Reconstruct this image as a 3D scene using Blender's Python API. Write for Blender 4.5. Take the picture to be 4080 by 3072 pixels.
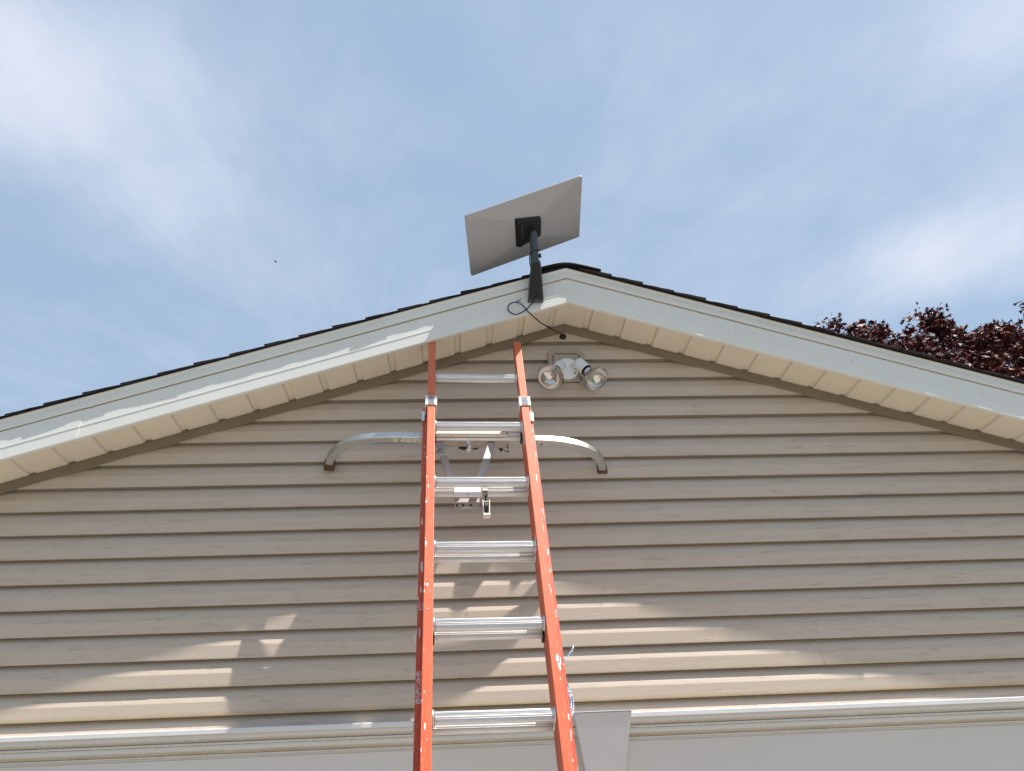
import bpy, math, random
from mathutils import Vector, Matrix, noise as mnoise
for o in list(bpy.data.objects): bpy.data.objects.remove(o)
SC = bpy.context.scene; COL = SC.collection
rnd = random.Random(7)
Z0 = 2.40                                   # height of the lowest siding lap above the ground

# ------------------------------------------------------------------ camera
cam = bpy.data.cameras.new('camera'); co = bpy.data.objects.new('camera', cam); COL.objects.link(co)
r_ = Vector((0.997574, -0.0546, -0.043193)); u_ = Vector((0.010893, -0.490354, 0.871455)); f_ = Vector((0.068761, 0.869811, 0.48857))
co.matrix_world = Matrix(((r_.x, u_.x, -f_.x, 0), (r_.y, u_.y, -f_.y, -3.21338), (r_.z, u_.z, -f_.z, Z0 - 0.41011), (0, 0, 0, 1)))
cam.sensor_width = 36; cam.lens = 27.7817; cam.clip_start = .05; cam.clip_end = 2000
SC.camera = co

# ------------------------------------------------------------------ world and sun
SUN = Vector((2.45, -1.0, 5.6)).normalized()          # towards the sun
el = math.asin(SUN.z); rot = math.atan2(SUN.x, SUN.y)
W = bpy.data.worlds.new('World'); SC.world = W; W.use_nodes = True
nt = W.node_tree; N = nt.nodes; L = nt.links
for n_ in list(N): N.remove(n_)
def nd(t, **k):
    n_ = N.new(t)
    for a, b in k.items(): setattr(n_, a, b)
    return n_
def wm(op, a, b=None, c=None):
    n_ = nd('ShaderNodeMath', operation=op)
    for i, v in enumerate((a, b, c)):
        if v is None: continue
        if isinstance(v, (int, float)): n_.inputs[i].default_value = v
        else: L.new(v, n_.inputs[i])
    return n_.outputs[0]
sky = nd('ShaderNodeTexSky', sky_type='NISHITA', sun_disc=False)
sky.sun_elevation = el; sky.sun_rotation = rot; sky.air_density = 1.0; sky.dust_density = 1.2; sky.ozone_density = 1.0
tc = nd('ShaderNodeTexCoord'); sp = nd('ShaderNodeSeparateXYZ'); L.new(tc.outputs['Generated'], sp.inputs[0])
zc = wm('MAXIMUM', sp.outputs[2], .06)
px = wm('DIVIDE', sp.outputs[0], zc); py = wm('DIVIDE', sp.outputs[1], zc)
qx = wm('ADD', px, .2255); qy = wm('SUBTRACT', 2.38, py)
th = wm('ARCTAN2', qx, qy); rr = wm('SQRT', wm('ADD', wm('MULTIPLY', qx, qx), wm('MULTIPLY', qy, qy)))
cv = nd('ShaderNodeCombineXYZ'); L.new(wm('MULTIPLY', th, 2.6), cv.inputs[0]); L.new(wm('MULTIPLY', rr, .9), cv.inputs[1])
n1 = nd('ShaderNodeTexNoise'); n1.inputs['Scale'].default_value = 1.5; n1.inputs['Detail'].default_value = 6; n1.inputs['Roughness'].default_value = .55; n1.inputs['Distortion'].default_value = .5
L.new(cv.outputs[0], n1.inputs['Vector'])
cv2 = nd('ShaderNodeCombineXYZ'); L.new(px, cv2.inputs[0]); L.new(py, cv2.inputs[1])
n2 = nd('ShaderNodeTexNoise'); n2.inputs['Scale'].default_value = 2.2; n2.inputs['Detail'].default_value = 7; n2.inputs['Roughness'].default_value = .6; n2.inputs['Distortion'].default_value = .3
L.new(cv2.outputs[0], n2.inputs['Vector'])
cv3 = nd('ShaderNodeCombineXYZ'); L.new(wm('MULTIPLY', th, 14), cv3.inputs[0]); L.new(wm('MULTIPLY', rr, 2.5), cv3.inputs[1])
n3 = nd('ShaderNodeTexNoise'); n3.inputs['Scale'].default_value = 1.6; n3.inputs['Detail'].default_value = 5; n3.inputs['Roughness'].default_value = .6; n3.inputs['Distortion'].default_value = .8
L.new(cv3.outputs[0], n3.inputs['Vector'])
def blob(cx, cy, r, amp):
    dx = wm('SUBTRACT', px, cx); dy = wm('SUBTRACT', py, cy)
    d2 = wm('ADD', wm('MULTIPLY', dx, dx), wm('MULTIPLY', dy, dy))
    return wm('MULTIPLY', wm('POWER', 2.718, wm('DIVIDE', d2, -r * r)), amp)
s = wm('ADD', wm('ADD', wm('MULTIPLY', n1.outputs[0], .34), wm('MULTIPLY', n2.outputs[0], .62)), wm('MULTIPLY', n3.outputs[0], .13))
for b in ((-.62, .82, .22, .42), (-.50, 1.10, .14, .12), (-.42, 1.30, .13, .10), (-.85, 1.30, .16, -.16), (-.75, 1.08, .07, -.06), (-.05, .74, .12, -.12), (.52, .98, .10, -.07), (.50, .80, .17, .10), (.31, 1.02, .10, .06),
          (.98, 1.26, .17, .22), (1.14, 1.15, .18, .24), (.82, .70, .18, .20), (.06, 1.15, .16, -.08), (-.73, 1.6, .3, -.08), (.10, .90, .12, -.05), (.72, 1.10, .10, -.04)):
    s = wm('ADD', s, blob(*b))
mr = nd('ShaderNodeMapRange', interpolation_type='SMOOTHSTEP'); L.new(s, mr.inputs[0])
mr.inputs[1].default_value = .38; mr.inputs[2].default_value = 1.14; mr.inputs[3].default_value = .10; mr.inputs[4].default_value = .95
mx = nd('ShaderNodeMix', data_type='RGBA')
veil = nd('ShaderNodeMix', data_type='RGBA'); veil.inputs['Factor'].default_value = .72; L.new(sky.outputs[0], veil.inputs['A']); veil.inputs['B'].default_value = (2.15, 3.08, 4.2, 1)
L.new(mr.outputs[0], mx.inputs['Factor']); L.new(veil.outputs['Result'], mx.inputs['A'])
mx.inputs['B'].default_value = (4.75, 5.02, 5.72, 1)
bg = nd('ShaderNodeBackground'); bg.inputs[1].default_value = .112; L.new(mx.outputs['Result'], bg.inputs[0])
wo = nd('ShaderNodeOutputWorld'); L.new(bg.outputs[0], wo.inputs[0])
sl = bpy.data.lights.new('sun', 'SUN'); sl.energy = 4.9; sl.angle = math.radians(.53); sl.color = (1, .965, .90)
so = bpy.data.objects.new('sun', sl); COL.objects.link(so); so.rotation_euler = SUN.to_track_quat('Z', 'Y').to_euler(); so.location = (6, -6, 12)
SC.view_settings.view_transform = 'Standard'; SC.view_settings.look = 'None'; SC.view_settings.gamma = 1
SC.view_settings.exposure = 0.62; SC.view_settings.use_curve_mapping = False
SC.render.engine = 'CYCLES'

# ------------------------------------------------------------------ helpers
class MB:
    def __init__(s): s.v = []; s.f = []; s.m = []; s.sm = []
    def add(s, vs, fs, mi=0, smooth=False):
        b = len(s.v); s.v += [Vector(v) for v in vs]
        for f in fs: s.f.append([b + i for i in f]); s.m.append(mi); s.sm.append(smooth)
    def box(s, c, d, M=None, mi=0):
        c = Vector(c); vs = []
        for x in (-.5, .5):
            for y in (-.5, .5):
                for z in (-.5, .5):
                    p = Vector((x * d[0], y * d[1], z * d[2]))
                    if M: p = M @ p
                    vs.append(c + p)
        s.add(vs, [(0, 1, 3, 2), (4, 6, 7, 5), (0, 4, 5, 1), (2, 3, 7, 6), (0, 2, 6, 4), (1, 5, 7, 3)], mi)
    def loft(s, rings, cap=True, closed=True, mi=0, smooth=True, capmi=None):
        n = len(rings[0]); b = len(s.v)
        for r in rings: s.v += [Vector(p) for p in r]
        for i in range(len(rings) - 1):
            for j in range(n if closed else n - 1):
                k = (j + 1) % n
                s.f.append([b + i * n + j, b + i * n + k, b + (i + 1) * n + k, b + (i + 1) * n + j]); s.m.append(mi); s.sm.append(smooth)
        if cap:
            cm = mi if capmi is None else capmi
            s.f.append([b + j for j in range(n)][::-1]); s.m.append(cm); s.sm.append(False)
            q = b + (len(rings) - 1) * n
            s.f.append([q + j for j in range(n)]); s.m.append(cm); s.sm.append(False)
    def tube(s, path, r, n=12, cap=True, prof=None, up=Vector((0, 0, 1)), mi=0, smooth=True):
        path = [Vector(p) for p in path]; rings = []
        for i, p in enumerate(path):
            t = (path[min(i + 1, len(path) - 1)] - path[max(i - 1, 0)]).normalized()
            a = up - t * up.dot(t)
            if a.length < 1e-4: a = Vector((1, 0, 0)) - t * t.x
            a.normalize(); b = t.cross(a)
            rad = r[i] if isinstance(r, (list, tuple)) else r
            if prof: rings.append([p + a * y + b * x for x, y in prof])
            else: rings.append([p + a * math.cos(k * 2 * math.pi / n) * rad + b * math.sin(k * 2 * math.pi / n) * rad for k in range(n)])
            up = a
        s.loft(rings, cap, True, mi, smooth)
    def lathe(s, o, ax, pts, n=24, mi=0, cap=False, smooth=True):
        o = Vector(o); ax = Vector(ax).normalized(); a = ax.orthogonal().normalized(); b = ax.cross(a)
        s.loft([[o + ax * h + (a * math.cos(k * 2 * math.pi / n) + b * math.sin(k * 2 * math.pi / n)) * max(r, 1e-5) for k in range(n)] for h, r in pts], cap, True, mi, smooth)
    def xform(s, M):
        s.v = [M @ v for v in s.v]; return s
    def build(s, name, mat, parent=None, bevel=0, seg=2, recalc=True):
        me = bpy.data.meshes.new(name)
        vs = s.v
        if parent is not None:
            Mi = parent.matrix_basis.inverted(); pp = parent.parent
            if pp is not None: Mi = (pp.matrix_basis @ parent.matrix_basis).inverted()
            vs = [Mi @ v for v in vs]
        me.from_pydata([tuple(v) for v in vs], [], s.f)
        for m_ in (mat if isinstance(mat, (list, tuple)) else [mat]): me.materials.append(m_)
        me.polygons.foreach_set('material_index', s.m); me.polygons.foreach_set('use_smooth', s.sm)
        me.update()
        if recalc:
            import bmesh
            bm = bmesh.new(); bm.from_mesh(me); bmesh.ops.recalc_face_normals(bm, faces=bm.faces); bm.to_mesh(me); bm.free()
        o = bpy.data.objects.new(name, me); COL.objects.link(o)
        if parent is not None: o.parent = parent
        if bevel:
            bv = o.modifiers.new('bevel', 'BEVEL'); bv.width = bevel; bv.segments = seg; bv.limit_method = 'ANGLE'; bv.angle_limit = math.radians(40)
        return o
def thing(name, label, cat, loc=(0, 0, 0), M=None, group=None):
    o = bpy.data.objects.new(name, None); COL.objects.link(o); o.empty_display_size = .1
    if M is not None: o.matrix_basis = M
    else: o.location = loc
    o['label'] = label; o['category'] = cat
    if group: o['group'] = group
    # matrix_basis must be current for build()
    return o
def each(o):
    """split a mesh of separate pieces into one object per piece (same name, parent and materials)"""
    me = o.data; n = len(me.vertices); par = list(range(n))
    def find(i):
        while par[i] != i: par[i] = par[par[i]]; i = par[i]
        return i
    for e in me.edges: par[find(e.vertices[0])] = find(e.vertices[1])
    isl = {}
    for p in me.polygons: isl.setdefault(find(p.vertices[0]), []).append(p)
    out = []; name = o.name.split('.')[0]
    for k, ps in isl.items():
        ids = sorted({v for p in ps for v in p.vertices}); mp = {v: i for i, v in enumerate(ids)}
        m2 = bpy.data.meshes.new(name); m2.from_pydata([tuple(me.vertices[v].co) for v in ids], [], [[mp[v] for v in p.vertices] for p in ps])
        for mm in me.materials: m2.materials.append(mm)
        for q, p in zip(m2.polygons, ps): q.material_index = p.material_index; q.use_smooth = p.use_smooth
        c = o.copy(); c.data = m2; out.append(c)
    nm = o.name; bpy.data.objects.remove(o)
    for c in out: c.name = name; COL.objects.link(c)
    return out
def tag(o, label, cat, kind=None, group=None):
    if label: o['label'] = label
    if cat: o['category'] = cat
    if kind: o['kind'] = kind
    if group: o['group'] = group
    return o

def P(x, y, z): return Vector((x, y, z + Z0))

class MT:
    """small node helper for one material"""
    def __init__(s, name, col=(.5, .5, .5), rough=.5, metal=0, spec=.5):
        s.m = bpy.data.materials.new(name); s.m.use_nodes = True; s.t = s.m.node_tree
        s.b = s.t.nodes['Principled BSDF']; s.b.inputs['Base Color'].default_value = (*col, 1)
        s.b.inputs['Roughness'].default_value = rough; s.b.inputs['Metallic'].default_value = metal
        s.b.inputs['Specular IOR Level'].default_value = spec; s.cur = None; s.col = col
    def n(s, t, **k):
        q = s.t.nodes.new(t)
        for a, b in k.items(): setattr(q, a, b)
        return q
    def l(s, a, b): s.t.links.new(a, b)
    def coord(s, scale=(1, 1, 1), kind='Object', rot=(0, 0, 0), loc=(0, 0, 0)):
        c = s.n('ShaderNodeTexCoord'); m = s.n('ShaderNodeMapping'); m.inputs['Scale'].default_value = scale; m.inputs['Rotation'].default_value = rot; m.inputs['Location'].default_value = loc
        s.l(c.outputs[kind], m.inputs[0]); return m.outputs[0]
    def noise(s, vec, scale=5, detail=4, rough=.55, dist=0):
        q = s.n('ShaderNodeTexNoise'); q.inputs['Scale'].default_value = scale; q.inputs['Detail'].default_value = detail; q.inputs['Roughness'].default_value = rough; q.inputs['Distortion'].default_value = dist
        s.l(vec, q.inputs['Vector']); return q.outputs[0]
    def ramp(s, fac, stops):
        q = s.n('ShaderNodeValToRGB'); e = q.color_ramp.elements
        while len(e) < len(stops): e.new(.5)
        for i, (p, c) in enumerate(stops): e[i].position = p; e[i].color = (c, c, c, 1) if isinstance(c, (int, float)) else (*c, 1)
        s.l(fac, q.inputs[0]); return q.outputs[0]
    def math(s, op, a, b=None, c=None):
        q = s.n('ShaderNodeMath', operation=op)
        for i, v in enumerate((a, b, c)):
            if v is None: continue
            if isinstance(v, (int, float)): q.inputs[i].default_value = v
            else: s.l(v, q.inputs[i])
        return q.outputs[0]
    def mix(s, fac, col):                       # mixes col over the current colour
        q = s.n('ShaderNodeMix', data_type='RGBA')
        if isinstance(fac, (int, float)): q.inputs['Factor'].default_value = fac
        else: s.l(fac, q.inputs['Factor'])
        if s.cur is None: q.inputs['A'].default_value = (*s.col, 1)
        else: s.l(s.cur, q.inputs['A'])
        if isinstance(col, tuple): q.inputs['B'].default_value = (*col, 1)
        else: s.l(col, q.inputs['B'])
        s.cur = q.outputs['Result']; s.l(s.cur, s.b.inputs['Base Color']); return s
    def bump(s, h, dist=.001, strength=1):
        q = s.n('ShaderNodeBump'); q.inputs['Distance'].default_value = dist; q.inputs['Strength'].default_value = strength
        s.l(h, q.inputs['Height']); s.l(q.outputs[0], s.b.inputs['Normal']); return s
    def rgh(s, v): s.l(v, s.b.inputs['Roughness']); return s

# ------------------------------------------------------------------ materials
def m_siding():
    t = MT('taupe_vinyl', (.555, .455, .368), .5, 0, .35)
    v = t.coord((1, 1, 1))
    t.mix(t.ramp(t.noise(v, 1.3, 3), [(.35, 0.0), (.7, .5)]), (.52, .425, .344))
    t.mix(t.ramp(t.noise(t.coord((.4, 1, 14)), 2.0, 4), [(.45, 0), (.8, .22)]), (.58, .48, .39))
    # dirt that settles on the lowest lap's bottom edge
    c = t.n('ShaderNodeTexCoord'); sz = t.n('ShaderNodeSeparateXYZ'); t.l(c.outputs['Object'], sz.inputs[0])
    d = t.math('ABSOLUTE', t.math('SUBTRACT', sz.outputs[2], Z0 + .003))
    for off, amt in ((0, .75), (.1016, .3)):
        d = t.math('ABSOLUTE', t.math('SUBTRACT', sz.outputs[2], Z0 + .003 + off))
        k = t.math('MULTIPLY', t.ramp(t.math('MULTIPLY', d, 60), [(0.0, 1.0), (.9, 0.0)]), t.math('MULTIPLY', t.ramp(t.noise(t.coord((2, 1, 6)), 6, 4), [(.2, .5), (.7, 1)]), amt))
        t.mix(k, (.40, .29, .12))
    # embossed wood grain: long, shallow, wandering lines
    g = t.noise(t.coord((2.6, 1, 24)), 4.2, 3, .55, 1.0)
    g = t.ramp(t.math('ABSOLUTE', t.math('SUBTRACT', g, .5)), [(0.0, 0.0), (.016, .8), (.035, 1)])
    g2 = t.noise(t.coord((9, 1, 120)), 3, 3, .6)
    msk = t.ramp(t.noise(t.coord((2.2, 1, 16)), 3.0, 2), [(.47, 0.0), (.62, 1.0)])
    g = t.math('SUBTRACT', 1, t.math('MULTIPLY', t.math('SUBTRACT', 1, g), msk))
    w = t.noise(t.coord((.8, 1, .8)), 2.0, 1)
    h = t.math('ADD', t.math('MULTIPLY', g, .85), t.math('MULTIPLY', g2, .12)); h = t.math('ADD', h, t.math('MULTIPLY', w, 3))
    t.bump(h, .0009, 1); return t.m
def m_plain(name, col, rough=.5, metal=0, var=.06, sc=6, spec=.4, bump=0, bsc=40):
    t = MT(name, col, rough, metal, spec)
    dk = tuple(c * (1 - var * 2) for c in col)
    t.mix(t.ramp(t.noise(t.coord(), sc, 5), [(.35, 0.0), (.75, 1.0)]), dk)
    if bump: t.bump(t.noise(t.coord(), bsc, 4), bump)
    return t.m
def m_fascia():
    t = MT('white_aluminium_trim', (.75, .735, .69), .42, 0, .4)
    t.mix(t.ramp(t.noise(t.coord((1, 1, 1)), 3, 5), [(.4, 0.0), (.75, .5)]), (.70, .685, .64))
    t.mix(t.ramp(t.noise(t.coord((5, 5, 60)), 2.5, 6, .7), [(.62, 0.0), (.85, .28)]), (.52, .50, .43))
    sp_ = t.noise(t.coord(), 60, 2, .5); t.mix(t.ramp(sp_, [(.74, 0), (.8, .5)]), (.35, .33, .28))
    t.bump(t.noise(t.coord((1, 1, 1)), 9, 3), .0012); return t.m
def m_soffit():
    t = MT('almond_soffit_vinyl', (.75, .66, .54), .55, 0, .3)
    t.mix(t.ramp(t.noise(t.coord(), 2.5, 5), [(.35, 0.0), (.75, .7)]), (.70, .61, .495))
    t.mix(t.ramp(t.noise(t.coord((20, 3, 3)), 4, 6, .7), [(.6, 0), (.85, .3)]), (.36, .30, .22))
    t.bump(t.noise(t.coord(), 55, 3), .0006); return t.m
def m_shingle():
    t = MT('asphalt_shingle', (.022, .017, .017), .95, 0, .2)
    t.mix(t.ramp(t.noise(t.coord(), 9, 4), [(.4, 0.0), (.7, .8)]), (.013, .010, .012))
    t.mix(t.ramp(t.noise(t.coord(), 420, 2), [(.58, 0.0), (.72, .6)]), (.055, .04, .035))
    t.bump(t.noise(t.coord(), 300, 3), .002); return t.m
def m_crown():
    t = MT('weathered_white_moulding', (.64, .61, .56), .6, 0, .25)
    c = t.n('ShaderNodeTexCoord'); sz = t.n('ShaderNodeSeparateXYZ'); t.l(c.outputs['Object'], sz.inputs[0])
    zz = t.math('SUBTRACT', sz.outputs[2], Z0)
    streak = t.noise(t.coord((60, 1, 5)), 1.5, 5, .65); cloud = t.noise(t.coord((1.2, 1, 1)), 3, 3)
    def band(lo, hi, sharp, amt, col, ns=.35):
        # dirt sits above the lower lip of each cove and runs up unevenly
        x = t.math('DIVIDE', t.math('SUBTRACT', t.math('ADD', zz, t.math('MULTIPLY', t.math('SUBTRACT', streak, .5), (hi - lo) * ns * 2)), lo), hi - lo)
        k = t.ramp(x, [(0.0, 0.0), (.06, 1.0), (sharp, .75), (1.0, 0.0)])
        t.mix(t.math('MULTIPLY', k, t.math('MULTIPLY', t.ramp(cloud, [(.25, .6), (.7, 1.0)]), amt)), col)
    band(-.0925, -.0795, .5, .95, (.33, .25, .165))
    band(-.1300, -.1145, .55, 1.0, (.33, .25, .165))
    band(-.1425, -.1385, .5, .5, (.3, .27, .22), .1)
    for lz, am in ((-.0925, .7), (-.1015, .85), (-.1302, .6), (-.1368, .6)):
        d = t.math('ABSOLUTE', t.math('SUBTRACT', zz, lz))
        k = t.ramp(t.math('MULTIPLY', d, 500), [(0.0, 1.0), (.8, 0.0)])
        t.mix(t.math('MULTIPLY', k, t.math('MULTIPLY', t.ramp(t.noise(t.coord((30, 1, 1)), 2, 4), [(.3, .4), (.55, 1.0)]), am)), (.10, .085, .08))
    t.mix(t.ramp(streak, [(.6, 0), (.85, .22)]), (.42, .39, .32))
    return t.m
def m_orange(name, col, flip=0):
    t = MT(name, col, .48, 0, .4)
    t.mix(t.ramp(t.noise(t.coord((30, 30, 5)), 2, 5), [(.35, 0.0), (.75, .6)]), tuple(c * .82 for c in col))
    # sun bleaching towards the top of the fly section
    c = t.n('ShaderNodeTexCoord'); sz = t.n('ShaderNodeSeparateXYZ'); t.l(c.outputs['Object'], sz.inputs[0])
    bl = t.ramp(t.math('MULTIPLY', t.math('ADD', sz.outputs[2], 1.6), .5), [(0.0, 0.0), (.55, .35), (1.0, .42)])
    t.mix(bl, (.66, .19, .095))
    sc = t.noise(t.coord((90, 90, 5), rot=(0, .03, 0)), 1.3, 5, .6, .4)
    t.mix(t.ramp(t.math('ABSOLUTE', t.math('SUBTRACT', sc, .5)), [(0, .55), (.012, 0)]), (.78, .38, .22))
    t.mix(t.ramp(t.noise(t.coord((40, 40, 22), loc=(3.1 + flip, 0, 0)), 1.1, 6, .72), [(.69, 0), (.72, .85)]), (.78, .68, .64))
    t.bump(t.noise(t.coord((200, 200, 30)), 2, 3), .0004); return t.m
def m_alu(name, col=(.78, .78, .79), rough=.33, dirt=(.45, .36, .22), amt=0.25, streak=True):
    t = MT(name, col, rough, 1, .5)
    v = t.coord((4, 60, 60)) if streak else t.coord((8, 8, 8))
    nz = t.noise(v, 3, 5, .6)
    t.mix(t.ramp(nz, [(.35, 0.0), (.75, .5)]), tuple(c * .78 for c in col))
    if amt: 
        k = t.ramp(t.noise(t.coord((9, 9, 9)), 3, 6, .7), [(.52, 0.0), (.72, amt)])
        t.mix(k, dirt); t.l(t.math('SUBTRACT', 1, k), t.b.inputs['Metallic'])
    t.rgh(t.ramp(nz, [(.3, rough * .8), (.8, rough * 1.4)])); t.bump(nz, .0002); return t.m
M_SID = m_siding(); M_FAS = m_fascia(); M_SOF = m_soffit(); M_SHI = m_shingle(); M_CRO = m_crown()
M_CHA = m_plain('bronze_taupe_channel', (.225, .175, .125), .5, 0, .08, 4)
M_CAP = m_plain('white_cap_trim', (.70, .68, .67), .45, 0, .04)
M_FRI = m_plain('white_painted_board', (.66, .615, .575), .6, 0, .03, 1.2, .25, .0006, 14)
M_KEY = m_plain('white_keystone_paint', (.62, .58, .56), .55, 0, .03, 2, .25)
M_DRK = m_plain('dark_cavity', (.02, .018, .016), .9)
M_BRN = m_plain('brown_weatherstrip', (.07, .03, .02), .7)
M_ORA = m_orange('orange_fibreglass_fly', (.60, .105, .035)); M_ORB = m_orange('orange_fibreglass_base', (.56, .075, .03), 5)
M_RUN = m_alu('rung_aluminium', (.66, .64, .63), .36, amt=.12); M_ALU = m_alu('brushed_aluminium', (.74, .74, .73), .36, amt=.35)
M_ARM = m_alu('stabilizer_aluminium', (.62, .61, .59), .34, (.42, .34, .21), .3)
M_TAR = m_alu('tarnished_aluminium', (.50, .43, .39), .5, (.28, .2, .15), .5)
M_BRA = m_plain('brace_dull_aluminium', (.52, .50, .49), .5, .25, .08, 20)
M_CRM = m_plain('cream_paint', (.74, .68, .57), .5, 0, .07, 22); M_WPL = m_plain('white_plate_paint', (.83, .79, .77), .45, 0, .04, 18)
M_RUB = m_plain('dirty_brown_rubber', (.13, .075, .04), .85, 0, .25, 45, .2, .003, 60)
M_BLK = m_plain('black_plastic', (.018, .018, .02), .5); M_STK = m_plain('white_sticker', (.74, .71, .70), .5, 0, .1, 30)
M_GRY = m_plain('grey_label', (.20, .20, .215), .5, 0, .15, 60)
M_DSH = m_plain('pale_grey_plastic_panel', (.445, .435, .47), .45, 0, .02, 4, .4); M_DED = m_plain('white_panel_edge', (.45, .45, .47), .35, 0, .03)
M_MST = MT('dark_slate_tube', (.052, .068, .082), .38, .1, .5).m; M_HUB = m_plain('black_hub_plastic', (.014, .016, .02), .5, 0, .1)
M_COV = m_plain('matte_black_cover', (.022, .018, .016), .65, 0, .1); M_CAB = m_plain('black_cable_sheath', (.012, .015, .028), .4)
M_WPC = m_plain('white_porcelain_paint', (.82, .81, .78), .4, 0, .03, 20); M_CHR = MT('bulb_mirror', (.66, .63, .61), .07, 1).m
M_PEEL = m_plain('peeled_label_residue', (.62, .45, .45), .6, 0, .25, 80)
M_PNT = m_plain('white_paint_splat', (.82, .74, .72), .5, 0, .06, 50)

# ------------------------------------------------------------------ setting
def sheet(name, x0, x1, y0, y1, z, mat, label=None):
    b = MB(); b.add([(x0, y0, z), (x1, y0, z), (x1, y1, z), (x0, y1, z)], [(0, 1, 2, 3)])
    return tag(b.build(name, mat), label, None, 'structure')
tg = MT('lawn', (.055, .07, .03), .9, 0, .1); tg.mix(tg.ramp(tg.noise(tg.coord(), 2.5, 8), [(.35, 0.), (.7, 1.)]), (.08, .09, .04)); tg.bump(tg.noise(tg.coord(), 40, 5), .03)
tk = MT('concrete', (.42, .39, .35), .85, 0, .2); tk.mix(tk.ramp(tk.noise(tk.coord(), 1.4, 8), [(.35, 0.), (.7, 1.)]), (.35, .325, .295)); tk.bump(tk.noise(tk.coord(), 70, 4), .003)
sheet('ground', -400, 400, -400, 400, 0, tg.m, 'green lawn around the house')
sheet('driveway', -3.4, 4.4, -22, .35, .006, tk.m, 'pale concrete driveway in front of the garage')

# ------------------------------------------------------------------ house
AX, S, HW, DEP = .52, .3233, 3.95, 8.0
house = thing('house', 'gabled garage end with taupe lap siding, white rake boards and dark shingles', 'house', (0, 0, 0))
E_ = .1016
prof = [(.0110, .0460), (-.0138, .0450), (-.0138, .0004), (-.0150, 0.0), (-.0154, .004), (-.0146, .049), (-.0139, .0520), (-.0096, .0655), (-.0078, .0700), (-.0050, .0790), (-.0010, .0880), (.0045, .0970), (.0095, .1050), (.0110, .1300)]
ZR = 1.725                                    # apex height of the siding
def siding(b, k, xa, xb, dy, tilt=0.0):
    rows = []
    for y, z in prof:
        zz = k * E_ + z
        if k == -1 and zz < -.050: zz = -.050
        h = (ZR - zz) / S
        if h <= 0: h = .0005; 
        l, r = max(xa, AX - h), min(xb, AX + h)
        if l >= r: l = r = min(max(l, AX - h), AX + h); r = l + .0004
        tl = tilt * z
        rows.append((P(l + (tl if l > AX - h else 0), y + dy, zz), P(r + (tl if r < AX + h else 0), y + dy, zz)))
    for (a, c), (d, e) in zip(rows, rows[1:]): b.add([a, c, e, d], [(0, 1, 2, 3)])
    # side thickness of an overlapping panel end
    if xa > -3: 
        for i in range(1, len(rows) - 1):
            a = rows[i][0]; d = rows[i + 1][0]; b.add([a, d, d + Vector((0, -dy + .0005, 0)), a + Vector((0, -dy + .0005, 0))], [(0, 1, 2, 3)])
b = MB()
seams = {0: [-.55, 2.9], 1: [-1.16, 1.44], 2: [.027, 2.55], 3: [-1.70, 1.684], 4: [-.187], 5: [1.95], 6: [.258], 7: [-.6], 8: [1.1]}
x0, x1 = AX - HW + .02, AX + HW - .02
for k in range(-1, 17):
    xs = [x0] + seams.get((k + 1) // 2, []) + [x1]
    for i in range(len(xs) - 1):
        siding(b, k, xs[i] - (.0 if i == 0 else .0), xs[i + 1] + (0 if i == len(xs) - 2 else .012), -.0011 * ((i + (k + 1) // 2) % 2), 0)
b.build('lap_siding', M_SID, house, recalc=False)
# backing wall, side walls, rear
b = MB()
ez = ZR - S * HW
for y0_, y1_ in ((.0150, .09),):
    pts = [(AX - HW, -.06), (AX + HW, -.06), (AX + HW, ez), (AX, ZR - .004), (AX - HW, ez)]
    fr = [P(x, y0_, z) for x, z in pts]; bk = [P(x, y1_, z) for x, z in pts]
    b.loft([fr, bk], True, True, 0, False)
b.box(P(AX - HW / 2 - 2.46 / 2, .045, -1.23), (HW - 2.46, .09, 2.338)); b.box(P(AX + HW / 2 + 2.46 / 2, .045, -1.23), (HW - 2.46, .09, 2.338))
for sx in (-1, 1): b.box(P(AX + sx * (HW - .05), DEP / 2 + .09, (-2.4 + ez) / 2), (.1, DEP, ez + 2.398))
b.box(P(AX, DEP + .14, (-2.4 + ez) / 2), (2 * HW, .1, ez + 2.398))
pts = [(AX + HW, ez + .002), (AX, ZR - .004), (AX - HW, ez + .002)]
b.loft([[P(x, DEP + .09, z) for x, z in pts], [P(x, DEP + .19, z) for x, z in pts]], True, True, 0, False)
b.build('wall', M_SID, house)
# soffit: 6 inch panels with recessed joints, following the rake
b = MB(); ya, yb = -.200, .004
for sg in (-1, 1):
    x = 0.0; pr = []                         # (distance from ridge, lift)
    d0 = .069 if sg < 0 else .103
    pr.append((0, 0)); d = d0; i = 0
    while d < HW + .1:
        w = .0125
        pr += [(d - w - .004, 0), (d - w + .001, .0105), (d + w - .001, .0105), (d + w + .004, 0)]
        if i % 2 == 1: pr[-4:] = [(d - w - .0012, 0), (d - w, .0130), (d - w + .0022, .0110), (d + w - .001, .0090), (d + w + .004, 0)]
        d += .1524 * .98; i += 1
    pr.append((HW + .25, 0))
    rows = [[P(AX + sg * q, y, 1.7235 - S * q + h) for q, h in pr] for y in (ya, yb)]
    b.loft(rows, False, False, 0, False)
o = b.build('soffit', M_SOF, house, recalc=False)
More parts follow.
